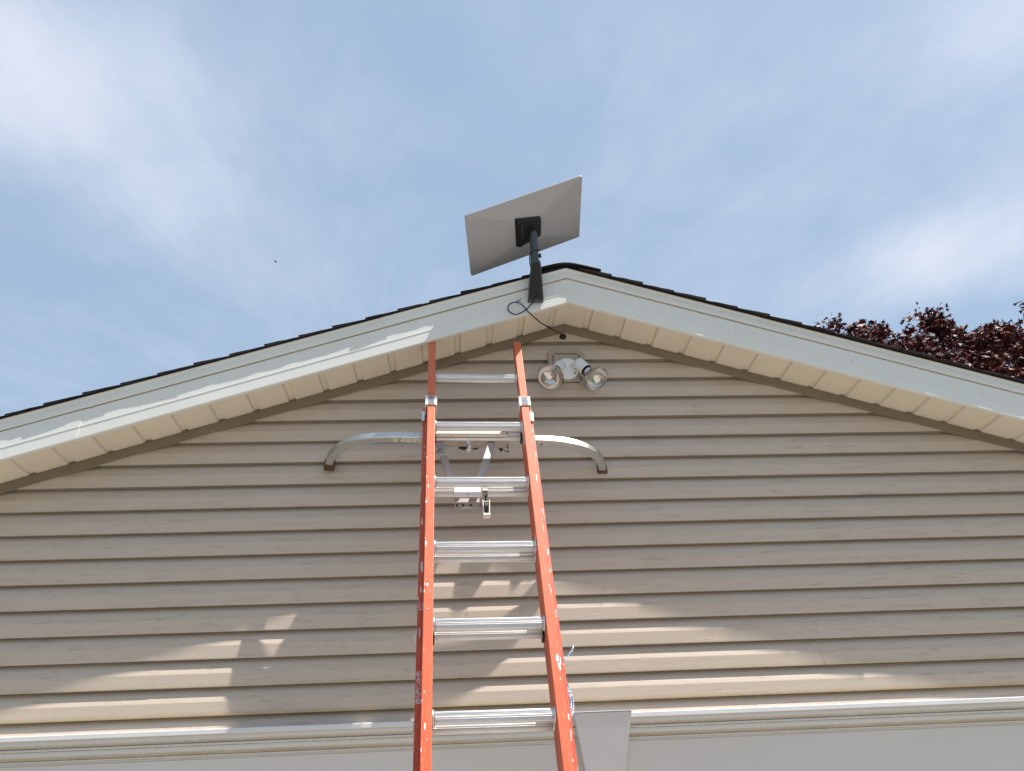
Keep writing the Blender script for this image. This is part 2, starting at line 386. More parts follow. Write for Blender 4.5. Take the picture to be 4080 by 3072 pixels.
# receiving trim against the siding
for sg in (-1, 1):
    b = MB(); q1 = HW + .02
    for (ylo, yhi, zl, zh) in ((-.0265, -.0235, 1.680, 1.7205), (-.0235, -.004, 1.680, 1.683)):
        vs = []
        for y in (ylo, yhi):
            for q in (.0006, q1):
                for z in (zl, zh): vs.append(P(AX + sg * q, y, z - S * q))
        b.add(vs, [(0, 1, 3, 2), (4, 6, 7, 5), (0, 4, 5, 1), (2, 3, 7, 6), (0, 2, 6, 4), (1, 5, 7, 3)])
    b.build('soffit_channel', M_CHA, house, .0008, 1)
# rake boards (profile in y,z swept down the rake, in pieces that overlap)
rake = [(-.197, 1.7155), (-.2145, 1.7155), (-.2165, 1.7175), (-.2165, 1.7675), (-.2185, 1.7690), (-.2185, 1.7712), (-.2155, 1.7725), (-.2150, 1.8180), (-.2158, 1.8186), (-.2150, 1.8192), (-.2150, 1.8500), (-.2040, 1.8500), (-.2040, 1.8600), (-.197, 1.860)]
lip = [(-.2050, 1.8570), (-.2225, 1.8545), (-.2245, 1.8565), (-.2240, 1.8900), (-.2285, 1.9010), (-.2285, 1.9045), (-.1975, 1.9045), (-.1975, 1.8625), (-.2050, 1.8625)]
def sweep(profile, sg, qa, qb, dy=0, name='rake_board', mat=M_FAS):
    b = MB(); rings = []
    for q in (qa, qb): rings.append([P(AX + sg * q, y + dy, z - S * q) for y, z in profile])
    b.loft(rings, True, True, 0, False); return b.build(name, mat, house, .0006, 1)
sweep(rake, -1, .0, 2.07); sweep(rake, -1, 2.067, HW + .25, -.0016)
sweep(rake, 1, .0, 2.95); sweep(rake, 1, 2.947, HW + .25, -.0016)
sweep(lip, -1, .0, .862, -.0014, 'drip_edge'); sweep(lip, -1, .859, HW + .25, 0, 'drip_edge')
sweep(lip, 1, .0, .885, -.0016, 'drip_edge'); sweep(lip, 1, .880, HW + .25, 0, 'drip_edge')
for x_, z_ in ((-1.805, 1.0465), (-1.240, 1.2290), (-.446, 1.4860), (.728, 1.7180), (1.254, 1.5480), (1.795, 1.3740), (2.35, 1.195)):
    zz = 1.7935 - S * abs(x_ - AX); b = MB(); b.lathe(P(x_, -.2140, zz), (0, -1, 0), [(0, .0030), (.0020, .0028), (.0026, .0)], 10); b.build('nail_head', M_TAR, house)
# roof deck and shingles
b = MB()
for sg in (-1, 1):
    vs = []
    for q in (0, HW + .28):
        for y in (-.195, DEP + .4):
            for z in (1.8650, 1.9055): vs.append(P(AX + sg * q, y, z - S * q))
    b.add(vs, [(0, 1, 3, 2), (4, 6, 7, 5), (0, 4, 5, 1), (2, 3, 7, 6), (0, 2, 6, 4), (1, 5, 7, 3)])
b.build('roof_deck', M_DRK, house)
b = MB(); cosr = math.cos(math.atan(S)); rr2 = random.Random(3)
for sg in (-1, 1):
    ndir = Vector((sg * S, 0, 1)).normalized()
    for i in range(31):
        d0 = .06 + i * .1435; d1 = d0 + .150       # d0 upper edge, d1 exposed lower edge, along x
        th0, th1 = .0035, .0120 + rr2.uniform(-.002, .0055)
        oh = -.2372 - rr2.uniform(0, .0045) - (.0085 if sg > 0 else 0); oh2 = oh + rr2.uniform(-.003, .003)
        nseg = 5; top = []; bot = []
        ring0 = []; ring1 = []
        for j in range(nseg + 1):
            q = d0 + (d1 - d0) * j / nseg; t_ = th0 + (th1 - th0) * j / nseg + rr2.uniform(-.0007, .0007)
            base = P(AX + sg * q, 0, 1.9068 - S * q)
            yj = oh + (oh2 - oh) * j / nseg + rr2.uniform(-.0012, .0012)
            ring0.append(Vector((base.x, yj, base.z)) + ndir * t_); ring1.append(Vector((base.x, yj, base.z)) + ndir * .0)
        f = ring1[::-1] + ring0; k = [Vector((p.x, DEP + .45, p.z)) for p in f]
        b.loft([f, k], True, True, 0, False)
# second layer: starter edge sticking out below the shingles
    for i in range(12):
        q0 = .02 + i * .37; q1 = q0 + .368; y0 = -.2345 - rr2.uniform(0, .003)
        vs = []
        for q in (q0, q1):
            for y in (y0, -.19):
                for z in (1.9050, 1.9112): vs.append(P(AX + sg * q, y, z - S * q))
        b.add(vs, [(0, 1, 3, 2), (4, 6, 7, 5), (0, 4, 5, 1), (2, 3, 7, 6), (0, 2, 6, 4), (1, 5, 7, 3)])
b.build('shingle_roof', M_SHI, house)
b = MB(); y = -.247; i = 0
while y < DEP + .3:
    rings = []
    for yy, lf in ((y, .012), (y + .30, .0025)):
        top = []; bot = []
        for j in range(-8, 9):
            q = j / 8 * .165; ww = .045
            zz = 1.916 - S * (math.sqrt(q * q + ww * ww) - ww * .35) + lf
            top.append(P(AX + q, yy + (0.001 * math.sin(j * 3.1) if yy == y else 0), zz + .0065)); bot.append(P(AX + q, yy, zz - .001))
        rings.append(top + bot[::-1])
    b.loft(rings, True, True, 0, False); y += .142 if i else .05; i += 1
b.build('ridge_cap', M_SHI, house)
# header mouldings over the garage door
def hsweep(profile, xa, xb, name, mat, closed=True, bev=0):
    b = MB(); b.loft([[P(x, y, z) for y, z in profile] for x in (xa, xb)], True, True, 0, False); return b.build(name, mat, house, bev, 1)
XA, XB = AX - 2.56, AX + 2.56
hsweep([(-.001, -.0480), (-.066, -.0495), (-.0685, -.0515), (-.0685, -.0665), (-.065, -.0680), (-.001, -.0680)], XA, XB, 'cap_trim', M_CAP, bev=.0006)
cr = [(-.001, -.0685), (-.058, -.0685), (-.0575, -.074)]
for i in range(1, 8):
    a = i / 7 * math.pi / 2; cr.append((-.0575 + .013 * (1 - math.cos(a)), -.074 - .0175 * math.sin(a)))
cr += [(-.0465, -.0930), (-.0480, -.0945), (-.0480, -.0995), (-.0462, -.1010), (-.0420, -.1018), (-.0418, -.1060)]
for i in range(1, 9):
    a = i / 8 * math.pi / 2; cr.append((-.0418 + .018 * (1 - math.cos(a)), -.106 - .0235 * math.sin(a)))
cr += [(-.0262, -.1300), (-.0268, -.1315), (-.0262, -.1352), (-.0225, -.1365), (-.0225, -.1410), (-.0195, -.1430), (-.001, -.1430)]
hsweep(cr, XA + .01, XB - .01, 'crown_moulding', M_CRO)
b = MB(); b.box(P(AX, -.0085, -.2270), (XB - XA - .03, .016, .1670)); b.build('frieze_board', M_FRI, house, .001, 1)
b = MB(); b.box(P(AX, -.004, -.3130), (4.9, .020, .0045)); b.build('weatherstrip', M_BRN, house)
# tapered keystone, deeper at its top
def kst(z):
    t_ = (-.048 - z) / .197
    return .4145 + .0325 * t_, .6315 - .0425 * t_, -.098 + .030 * t_
b = MB(); rings = []
for z in (-.0495, -.345):
    l, r, y = kst(z); rings.append([P(l, y, z), P(r, y, z), P(r, -.0172, z), P(l, -.0172, z)])
b.loft(rings, True, True, 0, False)
b.build('keystone', M_KEY, house, .0012, 2)
l, r, y = kst(-.048)
b = MB(); b.box(P((l + r) / 2, (y - .0015 - .0172) / 2, -.0465), (r - l + .002, abs(y - .0015) - .0172, .0028)); b.build('keystone_cap', M_CAP, house, .0005, 1)
b = MB(); 
for i in range(4):
    b.box(P(AX, .150, -.60 - i * .535), (4.88, .045, .531))
    for j in range(8): b.box(P(AX - 2.135 + j * .61, .1265, -.60 - i * .535), (.50, .004, .39))
b.build('garage_door', M_FRI, house, .004, 1)
b = MB()
for sg in (-1, 1): b.box(P(AX + sg * 2.42, .06, -1.355), (.05, .115, 2.08))
b.box(P(AX, .05, -.330), (4.79, .09, .029)); b.build('door_frame', M_FRI, house)

# siding mounting block behind the floodlight
def oct_(x0, x1_, z0, z1_, c, y):
    pts = []
    for (cx, cz, a0) in ((x1_, z1_, 0), (x0, z1_, 90), (x0, z0, 180), (x1_, z0, 270)):
        sx = 1 if cx == x1_ else -1; sz = 1 if cz == z1_ else -1
        seq = [(cx, cz - sz * c), (cx - sx * c * .45, cz - sz * c * .9), (cx - sx * c * .9, cz - sz * c * .45), (cx - sx * c, cz)]
        if (sx * sz) < 0: seq = seq[::-1]
        pts += seq
    return [P(x, y, z) for x, z in pts]
b = MB(); bx = (.4285, .6005, 1.3655, 1.5705)
b.loft([oct_(*bx, .016, -.004), oct_(*bx, .016, -.0285), oct_(bx[0] + .003, bx[1] - .003, bx[2] + .003, bx[3] - .003, .016, -.0325),
        oct_(bx[0] + .020, bx[1] - .020, bx[2] + .020, bx[3] - .020, .012, -.0330), oct_(bx[0] + .0215, bx[1] - .0215, bx[2] + .0215, bx[3] - .0215, .012, -.0235)], True, True, 0, False)
b.box(P((bx[0] + bx[1]) / 2, -.0280, (bx[2] + bx[3]) / 2), (.116, .010, .150))
b.build('mounting_block', m_plain('taupe_block_plastic', (.42, .345, .275), .5, 0, .05), house, .0007, 1)

# ------------------------------------------------------------------ floodlight
fl = thing('floodlight', 'white twin-head floodlight with two clear reflector bulbs under the gable peak', 'floodlight', P(.515, -.033, 1.405))
b = MB(); C0 = P(.515, -.033, 1.460)
b.lathe(C0, (0, -1, 0), [(0, .0555), (.009, .0560), (.0125, .0545), (.014, .050), (.0145, .0)], 40)
b.build('canopy', M_WPC, fl)
b = MB(); b.lathe(C0 + Vector((.002, -.0146, -.003)), (0, -1, 0), [(0, .0118), (.0022, .0118), (.0028, .0105), (.0028, 0)], 20)
scr = b.build('cover_screw', M_WPC, fl)
b = MB(); b.box(C0 + Vector((.002, -.0176, -.003)), (.016, .0006, .0016), Matrix.Rotation(math.radians(-50), 3, 'Y')); b.build('screw_slot', M_GRY, scr)
b = MB()
for dx, dz, a in ((-.028, .026, -30), (.033, -.030, 40), (.024, .012, 10), (-.017, .012, 30)):
    b.box(C0 + Vector((dx, -.0147, dz)), (.013, .0012, .005), Matrix.Rotation(math.radians(a), 3, 'Y'))
each(b.build('knockout_slot', M_GRY, fl))
def head(kn, so_, d, bend):
    """kn knuckle on canopy, so_ start of socket, d socket axis, bend = bulb centre of lens, axis"""
    d = Vector(d).normalized(); a = P(*so_)
    b = MB(); b.tube([P(*kn), a + d * .010], .0125, 16); b.lathe(a + d * .010, (P(*kn) - a).cross(d).normalized() if True else d, [(-.012, .001), (-.012, .015), (.012, .015), (.012, .001)], 18)
    b.lathe(a, d, [(0, .001), (0, .0235), (.003, .0265), (.020, .0275), (.060, .0295), (.0665, .0320), (.0700, .0325), (.0700, .0290), (.045, .0265), (.044, .001)], 32)
    so2 = b.build('socket', M_WPC, fl)
    b = MB(); b.lathe(a, d, [(.046, .024), (.074, .0235)], 24); b.build('socket_lining', M_BLK, so2)
    s0 = a + d * .054; ks = 1.16
    b = MB(); sc_ = lambda l_: [(h_ * ks, q_ * ks) for h_, q_ in l_]; b.lathe(s0, d, sc_([(0, .0160), (.018, .0165), (.021, .0200), (.024, .0205), (.028, .0180), (.034, .0190), (.045, .0300), (.060, .0430), (.070, .0495), (.0775, .0525), (.081, .0530)]), 40)
    # inner mirror bowl seen through the lens
    b.lathe(s0, d, sc_([(.0795, .0500), (.068, .0455), (.055, .035), (.045, .022), (.041, .010), (.040, .0)]), 40)
    bu = b.build('bulb', M_CHR, fl)
    b = MB(); prof_ = [(.081, .0530), (.0845, .0520)] + [(.0845 + .011 * math.sin(t_), .0520 * math.cos(t_)) for t_ in [i * math.pi / 16 for i in range(1, 9)]]
    b.lathe(s0, d, sc_(prof_), 40)
    o = b.build('lens', M_LENS, bu)
    b = MB(); b.lathe(s0, d, [(.044, .0), (.046, .004), (.058, .006), (.062, .0)], 10); b.build('filament_capsule', M_FIL, bu)
tl = MT('stippled_glass', (.98, .97, .95), .09, 0, .5); tl.b.inputs['Transmission Weight'].default_value = .9; tl.b.inputs['IOR'].default_value = 1.18
tl.bump(tl.noise(tl.coord((1, 1, 1)), 330, 2), .0016, 1); M_LENS = tl.m
M_FIL = m_plain('frosted_quartz', (.55, .56, .5), .3)
head((.496, -.047, 1.472), (.476, -.064, 1.462), (-.39, -.55, -.73), None)
head((.541, -.047, 1.468), (.561, -.076, 1.472), (.47, -.33, -.82), None)

# ------------------------------------------------------------------ satellite dish
dsh = thing('satellite_dish', 'flat rectangular grey antenna panel on a black mast clamped to the rake board', 'satellite dish', P(.365, -.235, 1.707))
DC = P(.33, -.327, 2.071); DX = Vector((.92, -.029, .391)).normalized(); DY = Vector((-.081, -.989, .119)); DY = (DY - DX * DY.dot(DX)).normalized(); DN = DX.cross(DY)   # DN points down (back)
DN = -DN if DN.z > 0 else DN
def D(x, y, n): return DC + DX * x + DY * y + DN * n
def rrect(a, c, rr, n, h, ox=0, oy=0):
    out = []
    for sx, sy, a0 in ((1, 1, 0), (-1, 1, 90), (-1, -1, 180), (1, -1, 270)):
        for i in range(n + 1):
            t_ = math.radians(a0 + 90 * i / n); out.append(D(ox + sx * (a - rr) + rr * math.cos(t_), oy + sy * (c - rr) + rr * math.sin(t_), h))
    return out
a_, c_ = .297, .1915
b = MB()
b.loft([rrect(a_ - .0015, c_ - .0015, .010, 5, .0005), rrect(a_, c_, .012, 5, -.002), rrect(a_, c_, .012, 5, -.0075), rrect(a_ - .004, c_ - .004, .012, 5, -.0100)], True, True, 0, False, 0)
pn = b.build('panel', M_DED, dsh)
# raised back shell: creases run from the corners to the hub
b = MB(); hp = [(.070, .070), (-.070, .085), (-.066, -.066), (.066, -.062)]; cn = [(a_ - .002, c_ - .002), (-a_ + .002, c_ - .002), (-a_ + .002, -c_ + .002), (a_ - .002, -c_ + .002)]
outer = []
vs = [D(x, y, .0008) for x, y in cn] + [D(x, y, .0225) for x, y in hp]
b.add(vs, [(0, 1, 5, 4), (1, 2, 6, 5), (2, 3, 7, 6), (3, 0, 4, 7), (4, 5, 6, 7)])
b.build('back_shell', M_DSH, pn, .0015, 2)
b = MB(); b.loft([[D(.067, .062, .0205), D(-.067, .098, .0205), D(-.066, -.078, .0205), D(.065, -.052, .0205)],
                  [D(.062, .052, .044), D(-.058, .100, .036), D(-.050, -.078, .040), D(.060, -.044, .044)]], True, True, 0, False)
hb = b.build('hub', M_HUB, dsh, .004, 3)
b = MB(); 
for sgn in (1,): b.box(D(-.036, .018 + 0 * sgn, .0400), (.007, .09, .004), Matrix((DX, DY, DN)).transposed())
b.build('hub_rib', m_plain('slate_plastic', (.05, .052, .06), .5), hb)
b = MB()
for x, y in ((.048, .038), (-.046, .078), (-.040, -.058), (.046, -.030)): b.lathe(D(x, y, .036 if x < 0 else .043), DN, [(0, .0045), (.0016, .0042), (.002, 0)], 12)
each(b.build('hub_screw', m_plain('dull_screw', (.09, .09, .10), .4, .6), hb))
MB0 = P(.372, -.2440, 1.762); MT0 = D(.012, .018, .058)
mdir = (MT0 - MB0).normalized()
b = MB(); base0 = P(.370, -.238, 1.770)
mdir = (MT0 - base0).normalized()
b.tube([base0, base0 + mdir * ((MT0 - base0).length * .55), MT0 - mdir * .035, MT0 - mdir * .012, MT0 + mdir * .004], [.0205, .0195, .0185, .0165, .013], 24, up=Vector((0, -1, 0)))
b.build('mast', M_MST, dsh)
# wedge foot: thin at its lower end, leaning away from the wall
b = MB()
def wring(z, w, yf, yb_, dx):
    cx = .3640 + dx; return [P(cx - w, yb_, z), P(cx - w, yf, z), P(cx + w, yf, z), P(cx + w, yb_, z)]
b.loft([wring(1.7080, .0365, -.2420, -.2205, .0010), wring(1.765, .0320, -.2682, -.2210, .0020), wring(1.82, .0275, -.2935, -.2325, .0032), wring(1.868, .0230, -.3156, -.2345, .0045), wring(1.886, .0180, -.3180, -.2500, .0050)], True, True, 0, False)
ft = b.build('mount_foot', M_MST, dsh, .003, 3)
b = MB(); fr = []
def fpt(x, z, off):     # point on the sloping front face
    yf = -.2420 - (z - 1.708) * .460
    return P(.3640 + (z - 1.708) * .024 + x, yf - off, z)
outl = []
for x, z in ((-.0320, 1.7115), (-.004, 1.7105), (-.0035, 1.733), (.0005, 1.7365), (.0045, 1.733), (.005, 1.7105), (.0325, 1.711), (.0210, 1.838)): outl.append((x, z))
for i in range(0, 9):
    a = math.pi * i / 8; outl.append((.0192 * math.cos(a), 1.850 + .020 * math.sin(a)))
outl.append((-.0210, 1.838))
b.loft([[fpt(x, z, 0) for x, z in outl], [fpt(x, z, .004) for x, z in outl]], True, True, 0, False)
b.build('foot_cover', M_COV, ft, .0008, 1)
b = MB(); kp = base0 + mdir * .160; b.tube([kp + Vector((.016, -.002, 0)), kp + Vector((.027, -.004, 0))], .0075, 12); b.tube([kp + Vector((.026, -.004, -.012)), kp + Vector((.027, -.004, .012))], .0045, 8)
b.build('clamp_knob', M_BLK, dsh)

def spline(pts, n=8):
    pts = [Vector(p) for p in pts]; out = []
    for i in range(len(pts) - 1):
        p0 = pts[max(i - 1, 0)]; p1 = pts[i]; p2 = pts[i + 1]; p3 = pts[min(i + 2, len(pts) - 1)]
        for j in range(n):
            t_ = j / n; out.append(.5 * ((2 * p1) + (p2 - p0) * t_ + (2 * p0 - 5 * p1 + 4 * p2 - p3) * t_ * t_ + (3 * p1 - p0 - 3 * p2 + p3) * t_ ** 3))
    out.append(pts[-1]); return out
cb = thing('antenna_cable', 'black cable looping below the dish foot and running into the wall grommet', 'cable', P(.51, -.015, 1.653))
cpts = [(.3665, -.246, 1.752), (.3675, -.252, 1.738), (.360, -.252, 1.712), (.344, -.248, 1.686), (.322, -.242, 1.662), (.297, -.236, 1.645), (.267, -.232, 1.637), (.246, -.232, 1.647), (.234, -.233, 1.667), (.241, -.235, 1.689), (.264, -.238, 1.700), (.288, -.240, 1.693), (.305, -.241, 1.678),
        (.323, -.234, 1.655), (.357, -.203, 1.640), (.396, -.162, 1.633), (.444, -.118, 1.633), (.478, -.076, 1.643), (.506, -.034, 1.653), (.510, -.012, 1.654)]
b = MB(); b.tube(spline([P(*p) for p in cpts], 8), .0029, 10); cc = b.build('cable', M_CAB, cb)
b = MB(); q = base0 + mdir * .190; hx = []
for i in range(15):
    a = math.radians(-30 + 200 * i / 14); hx.append(q + Vector((math.cos(a) * .0235, -math.sin(a) * .0235, 0)) - mdir * (.001 * i * 2.0))
hx = hx + [base0 + mdir * .130 + Vector((-.0225, .004, 0)), base0 + mdir * .100 + Vector((-.019, .002, 0))]
b.tube(spline(hx, 3), .0027, 8); b.build('cable_wrap', M_CAB, cb)
b = MB(); b.lathe(P(.511, -.0115, 1.6535), (0, -1, -.12), [(0, .0001), (0, .0175), (.005, .0170), (.009, .0125), (.014, .0105), (.015, .004)], 24); b.build('grommet', M_BLK, cb)
b = MB(); b.tube([P(.276, -.242, 1.706), P(.298, -.244, 1.688)], .0052, 8); b.tube([P(.285, -.246, 1.703), P(.296, -.248, 1.713)], .0034, 6); b.build('cable_tie', m_plain('grey_clip', (.35, .35, .38), .3, .6), cb)

# ------------------------------------------------------------------ ladder (local x across, y towards the wall, z up the rails, z=0 at the top rung)
lo = P(.08148, -.23759, 1.2958)
lx = Vector((0.99937, 0.035215, -0.004491)); lz = Vector((-0.008228, 0.352848, 0.935644)); lx = (lx - lz * lx.dot(lz)).normalized(); ly = lz.cross(lx)
ML = Matrix((lx, ly, lz)).transposed().to_4x4(); ML.translation = lo
ladder = thing('extension_ladder', 'orange fibreglass extension ladder with aluminium rungs leaning up to the gable', 'ladder', M=ML)
def LB(b): return b.xform(ML)
def rr_splat(b, cx, y, cz, w, h, r2, mi=1, ax='y', n=13):
    """irregular flat paint mark lying on a rail face"""
    ph_ = [r2.uniform(.45, 1.15) for _ in range(n)]; vs = []
    for i in range(n):
        a = 2 * math.pi * i / n; k = ph_[i]
        dx, dz = math.cos(a) * w * k, math.sin(a) * h * k
        vs.append((cx + dx, y, cz + dz) if ax == 'y' else (y, cx + dx, cz + dz))
    b.add(vs, [tuple(range(n))], mi)
def rail(sg, xi, xo, y0, y1, z0, z1, name, mat, splats, t_=.0042, parent=ladder):
    b = MB()
    pr = [(xi, y0), (xo, y0), (xo, y0 + t_), (xi + t_, y0 + t_), (xi + t_, y1 - t_), (xo, y1 - t_), (xo, y1), (xi, y1)]
    pr = [(sg * x, y) for x, y in pr]
    nz = 1; b.loft([[Vector((x, y, z)) for x, y in pr] for z in (z0, z1)], True, True, 0, False)
    if splats:
        b2 = b; r2 = random.Random(sg * 11 + int(y0 * 1e4))
        for (cx, cz, w, h) in splats: rr_splat(b2, cx, y0 - .0005, cz, w, h, r2, 1)
        for i in range(16):
            zz = r2.uniform(-1.95, -.25); edge = r2.random() < .65; cx = (xo - .0025 if edge else r2.uniform(xi + .003, xo - .003)) * sg
            rr_splat(b2, cx, y0 - .0005, zz, r2.uniform(.0006, .0022), r2.uniform(.001, .006) * (1.6 if edge else .7), r2, 1)
    return LB(b).build(name, [mat, M_PNT], parent, .0022, 2)
FZ0, FZ1 = -3.40, .225
spl_fl = [(-.199, -.66, .003, .010), (-.203, -.92, .003, .016), (-.2, -1.07, .002, .004), (-.196, -1.09, .006, .007), (-.192, -1.18, .006, .002), (-.200, -1.46, .002, .004), (-.196, -1.56, .003, .012), (-.19, -1.6, .002, .002)]
spl_fr = [(.203, -.62, .0025, .025), (.205, -.86, .002, .012), (.2, -1.1, .0025, .004), (.2035, -1.12, .002, .014), (.200, -1.39, .0045, .022), (.197, -1.36, .006, .016), (.206, -1.37, .0018, .018), (.199, -1.43, .002, .005)]
frl = rail(-1, .1765, .2080, -.035, .018, FZ0, FZ1, 'fly_rail', M_ORA, spl_fl)
frr = rail(1, .1765, .2080, -.035, .018, FZ0, FZ1 + .002, 'fly_rail', M_ORA, spl_fr)
spl_bl = [(-.2165, -.40, .0032, .006), (-.2165, -.435, .0035, .005), (-.2165, -.452, .0035, .004), (-.219, -.78, .003, .02), (-.2165, -.98, .004, .026), (-.2175, -1.07, .003, .015), (-.2185, -1.23, .0018, .022)]
spl_br = [(.221, -.30, .0018, .012), (.221, -.44, .002, .02), (.222, -.74, .002, .022), (.221, -.92, .003, .020), (.2215, -1.0, .0018, .012), (.221, -1.17, .002, .02), (.2195, -1.52, .003, .012), (.2185, -1.58, .0025, .014), (.2205, -1.565, .002, .01)]
brl = rail(-1, .1800, .2275, .020, .086, -3.93, -.170, 'base_rail', M_ORB, spl_bl)
brr = rail(1, .1800, .2275, .020, .086, -3.93, -.170, 'base_rail', M_ORB, spl_br)
b = MB(); r5 = random.Random(5)
for cz, h in ((-1.135, .014), (-1.415, .052)):
    b.box((-.2172, .0192, cz), (.0170, .0008, h * 2))
pl = MT('half_peeled_label', (.56, .075, .03), .6); pl.mix(pl.ramp(pl.noise(pl.coord((70, 70, 40), rot=(.3, 0, .4)), 1.6, 5, .7, 1.2), [(.46, 0), (.52, .9)]), (.66, .50, .50))
each(LB(b).build('peeled_label', pl.m, brl))
b = MB()
for cz, h in ((-.155, .05), (-.365, .052), (-.9, .03)): b.box((.1762, -.006, cz), (.0006, .030, h * 2))
each(LB(b).build('sticker', M_STK, frr))
# rungs: fluted tubes with a flattened tread
def rung_prof(r):
    out = []; n = 44
    for i in range(n):
        a = 2 * math.pi * i / n; rr_ = r * (1 - (.085 if (i % 2) else 0.0))
        x, y = math.cos(a) * rr_, math.sin(a) * rr_
        y = min(y, r * .80)
        out.append((x, y))
    return out
RP = rung_prof(.0188)
def rung(y, z, xh, tilt):
    """one rung as a mesh in ladder space at the given height"""
    b = MB(); ca, sa = math.cos(tilt), math.sin(tilt)
    ring = [(px_ * ca - py_ * sa, px_ * sa + py_ * ca) for px_, py_ in RP]
    b.loft([[Vector((x, y + p, z + q_)) for p, q_ in ring] for x in (-xh, xh)], True, True, 0, False)
    return LB(b).build('rung', M_RUN, ladder)
def collar(rg, y, z, xh, r=.0255):
    b = MB()
    for sg in (-1, 1): b.lathe((sg * (xh + .0015), y, z), (-sg, 0, 0), [(-.001, .001), (-.001, r * .96), (.002, r), (.0045, r * .95), (.006, r * .82), (.0085, r * .78), (.0088, r * .70)], 28)
    each(LB(b).build('rung_collar', M_ALU, rg))
first = {}
for kind, yy, zoff, xh, n_ in (('fly', -.002, 0, .1752, 12), ('base', .052, -.3048, .1788, 12)):
    r0 = rung(yy, zoff, xh, math.radians(-18)); collar(r0, yy, zoff, xh - .0005, .0255 if kind == 'fly' else .021)
    for i in range(1, n_):
        z = zoff - i * .3048
        if kind == 'fly' and z < FZ0 + .05: break
        c = r0.copy(); COL.objects.link(c); c.parent = ladder; c.location = (0, 0, -i * .3048)
        for ch in list(r0.children):
            g = ch.copy(); COL.objects.link(g); g.parent = c
# rivet heads of the base rungs on the outside of the rails
b = MB()
for i in range(12):
    z = -.3048 * (i + 1)
    for sg in (-1, 1): b.lathe((sg * .1842, .052, z), (sg, 0, 0), [(0, .022), (.040, .022), (.046, .020), (.0475, .012), (.0475, .0)], 20)
each(LB(b).build('rung_end', M_ALU, ladder))
# guide brackets that hold the fly to the top of the base
for sg in (-1, 1):
    b = MB(); zc_, h = -.187, .0535
    b.box((sg * .1925, -.0380, zc_), (.0430, .0035, h)); b.box((sg * .2145, -.006, zc_), (.0030, .0650, h)); b.box((sg * .1715, -.020, zc_), (.0030, .0380, h))
    b.box((sg * .2130, -.0365, zc_ + .002), (.0080, .0040, h + .004)); b.box((sg * .1725, -.0385, zc_ - .002), (.0065, .0045, h + .004))
    br = LB(b).build('guide_bracket', M_WPL, ladder, .001, 2)
    b = MB(); b.box((sg * .1930 - .003 * 0, -.0402, zc_ + .012), (.0250, .0010, .0230)); b.box((sg * .1930, -.0402, zc_ - .0132), (.0250, .0010, .0240)); each(LB(b).build('bracket_label', M_GRY, br))
    b = MB(); b.box((sg * .2235, .020 - .0045, -.225), (.0125, .006, .056)); b.box((sg * .2295, .036, -.225), (.0030, .045, .056)); LB(b).build('rail_clip', M_ALU, ladder, .002, 2)
    b = MB()
    for zz in (-.262, -.295, -.335): b.lathe((sg * .2276, .048, zz), (sg, 0, 0), [(0, .0055), (.004, .005), (.005, 0)], 10)
    each(LB(b).build('rivet', M_ALU, ladder))
    b = MB(); b.box((sg * .2035, .053, -.1675), (.0500, .070, .0055)); LB(b).build('end_cap', M_PEEL, ladder, .0015, 1)
# black pads beside the rung ends where the rungs interlock
b = MB()
for z in (-.3048, -1.2192): 
    for sg in (-1, 1): b.box((sg * .1745, .050, z - .004), (.0060, .040, .044))
each(LB(b).build('rung_pad', M_BLK, ladder))
for sg in (-1, 1):
    b = MB(); b.box((sg * .205, .05, -3.955), (.07, .10, .05)); LB(b).build('ladder_foot', M_BLK, ladder, .006, 2)
# rope pulley hanging from the base rung
b = MB(); b.box((.0135, .030, -.6405), (.0190, .0030, .0530)); b.lathe((.0135, .0285, -.659), (0, -1, 0), [(0, .0105), (.0030, .0105), (.0032, .0)], 16)
pb = LB(b).build('pulley_bracket', M_TAR, ladder, .001, 1)
b = MB(); b.lathe((.0135, .0250, -.6590), (0, -1, 0), [(0, .0045), (.004, .0045), (.004, .0)], 10); b.tube([(.0135, .028, -.664), (.0140, .028, -.683)], .0035, 8); LB(b).build('pulley_bolt', M_BLK, pb)
b = MB()
for sx in (-1, 1): b.box((.0140 + sx * .0110, .028, -.7155), (.0040, .026, .068), Matrix.Rotation(sx * .04, 3, 'Y'))
b.box((.0140, .028, -.7490), (.0270, .024, .0090)); b.box((.0140, .028, -.6845), (.0190, .014, .0050))
pu = LB(b).build('pulley', M_CRM, ladder, .0015, 2)
b = MB(); b.lathe((.0090, .028, -.716), (1, 0, 0), [(0, .0), (0, .026), (.003, .0235), (.007, .0235), (.010, .026), (.010, .0)], 24); LB(b).build('pulley_wheel', M_BLK, pu)

